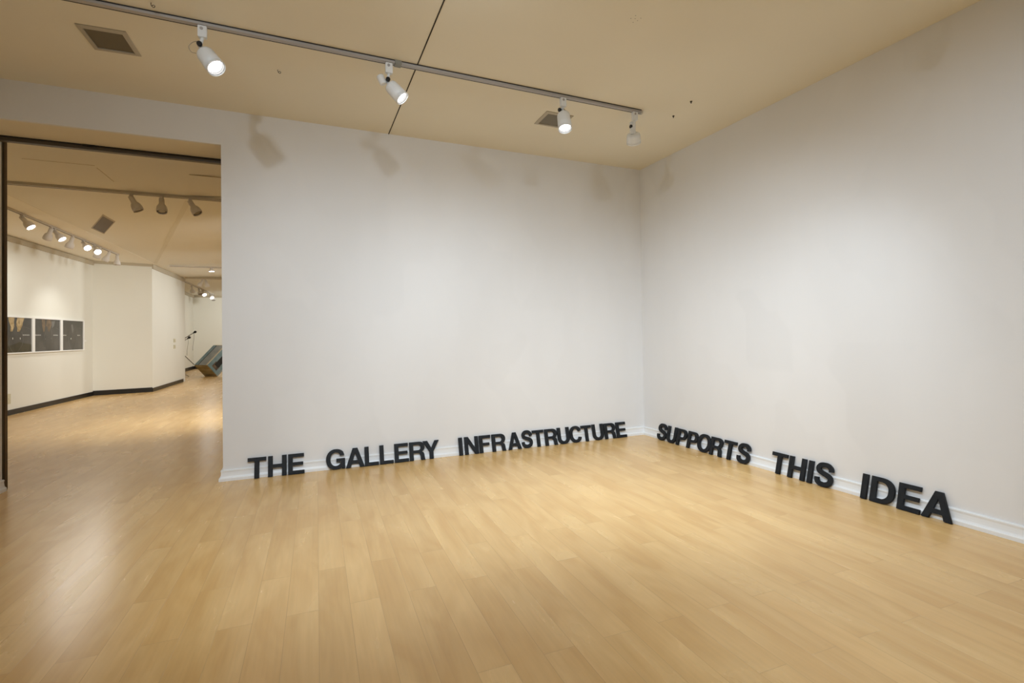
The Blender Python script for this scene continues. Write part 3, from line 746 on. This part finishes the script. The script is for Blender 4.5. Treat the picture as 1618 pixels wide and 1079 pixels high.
plate('light_switch', W2B + d3 * 2.15 + Vector((0, 0, 1.16)), d3, n3, .22, .115, 'lower ivory switch plate on the inner gallery wall', 'switch', 2, 'switch plates')

# ------------------------------------------------------------------ tilted crate in the far room
rv, fv = Vector((.985, .17, 0)), Vector((-.17, .985, 0))
A = Vector((-3.66, 20.9, .445))
e1 = rv * .38 + fv * (-.36)
e2 = rv * .33 + fv * .28 + Vector((0, 0, -.445))
e3 = rv * .60 + fv * .58 + Vector((0, 0, .68))
u1, u2, u3 = e1.normalized(), e2.normalized(), e3.normalized()
t = thing('tilted_crate', Vector((A.x, A.y, 0)), 'blue and grey wooden crate tipped on its edge, half hidden by the back wall end', 'crate')
obj('body', obox(new_bm(), A, e1, e2, e3), M['crate_grey'], t)
# thin boards laid on the faces
def face_slab(name, o, a, b, th, m, label=None):
    n = a.cross(b).normalized()
    c = A + e1 / 2 + e2 / 2 + e3 / 2
    if n.dot(o + a / 2 + b / 2 - c) < 0: n = -n
    return obj(name, obox(new_bm(), o + n * .001, a, b, n * th), m, t, label=label)
face_slab('end_panel', A - e3 * 0, e1, e2, .014, M['crate_wood'], 'bare yellowish wooden end')
face_slab('top_board', A, e1 * .26, e3, .012, M['crate_blue'], 'narrow blue board')
face_slab('top_groove', A + e1 * .26, e1 * .03, e3, .004, M['crate_dark'])
face_slab('edge_strip', A + e1 * .93, e1 * .09, e3, .014, M['crate_cream'], 'cream edge strip')
face_slab('side_panel', A + e1, e2 * .9, e3, .012, M['crate_blue'], 'blue painted side')
face_slab('side_hole', A + e1 + e2 * .30 + e3 * .20 + u1 * .013, e2 * .34, e3 * .8, .006, M['crate_dark'])
face_slab('torn_patch', A + e1 + e2 * .24 + e3 * .10 + u1 * .012, e2 * .42, e3 * .22, .006, M['crate_brown'], 'torn brown patch')
face_slab('top_cap', A + e3 - e3.normalized() * .0, e1, e2, .03, M['crate_cream'])

# microphone stands
def mic(label, y, tip, joint, low, base):
    t = thing('microphone_stand', (base[0], y, 0), label, 'microphone stand', 'microphone stands beside the crate')
    tip, joint = Vector((tip[0], y, tip[1])), Vector((joint[0], y, joint[1]))
    obj('boom', tube(new_bm(), [joint, joint.lerp(tip, .5), tip], .012, 8), M['stand'], t)
    obj('pole', tube(new_bm(), [(base[0], y, .02), joint], .014, 8), M['stand'], t)
    bm = new_bm()
    for k in range(3):
        a = k * 2.09 + .5; tube(bm, [(base[0], y, .16), (base[0] + .26 * cos(a), y + .26 * sin(a), .012)], .010, 6)
    obj('tripod_base', bm, M['stand'], t)
    d = (tip - joint).normalized()
    obj('microphone', lathe(new_bm(), tip - d * .03, d, [(0, .020), (.04, .024), (.05, .042), (.09, .046), (.12, .030), (.125, .01)], 14), M['mic'], t, label='black microphone head')
    obj('cable', tube(new_bm(), catmull([tip, tip + Vector((0, 0, -.2)), (tip.x - .03, y, low + .2), (tip.x - .04, y, low)], 4), .005, 6), M['stand'], t)
    return t
mic('microphone stand with the higher boom, left of the crate', 21.5, (-3.78, 1.62), (-4.20, 1.33), .96, (-4.22,))
mic('microphone stand with the lower boom, nearest the wall edge', 21.3, (-3.93, 1.415), (-4.15, 1.26), .78, (-4.16,))
tag(obj('leaning_rod', tube(new_bm(), [(-4.14, 21.2, .92), (-3.68, 20.93, .46)], .014, 8), M['stand'], origin=(-3.68, 20.93, .46)), 'thin grey rod leaning against the crate\'s left corner', 'rod')
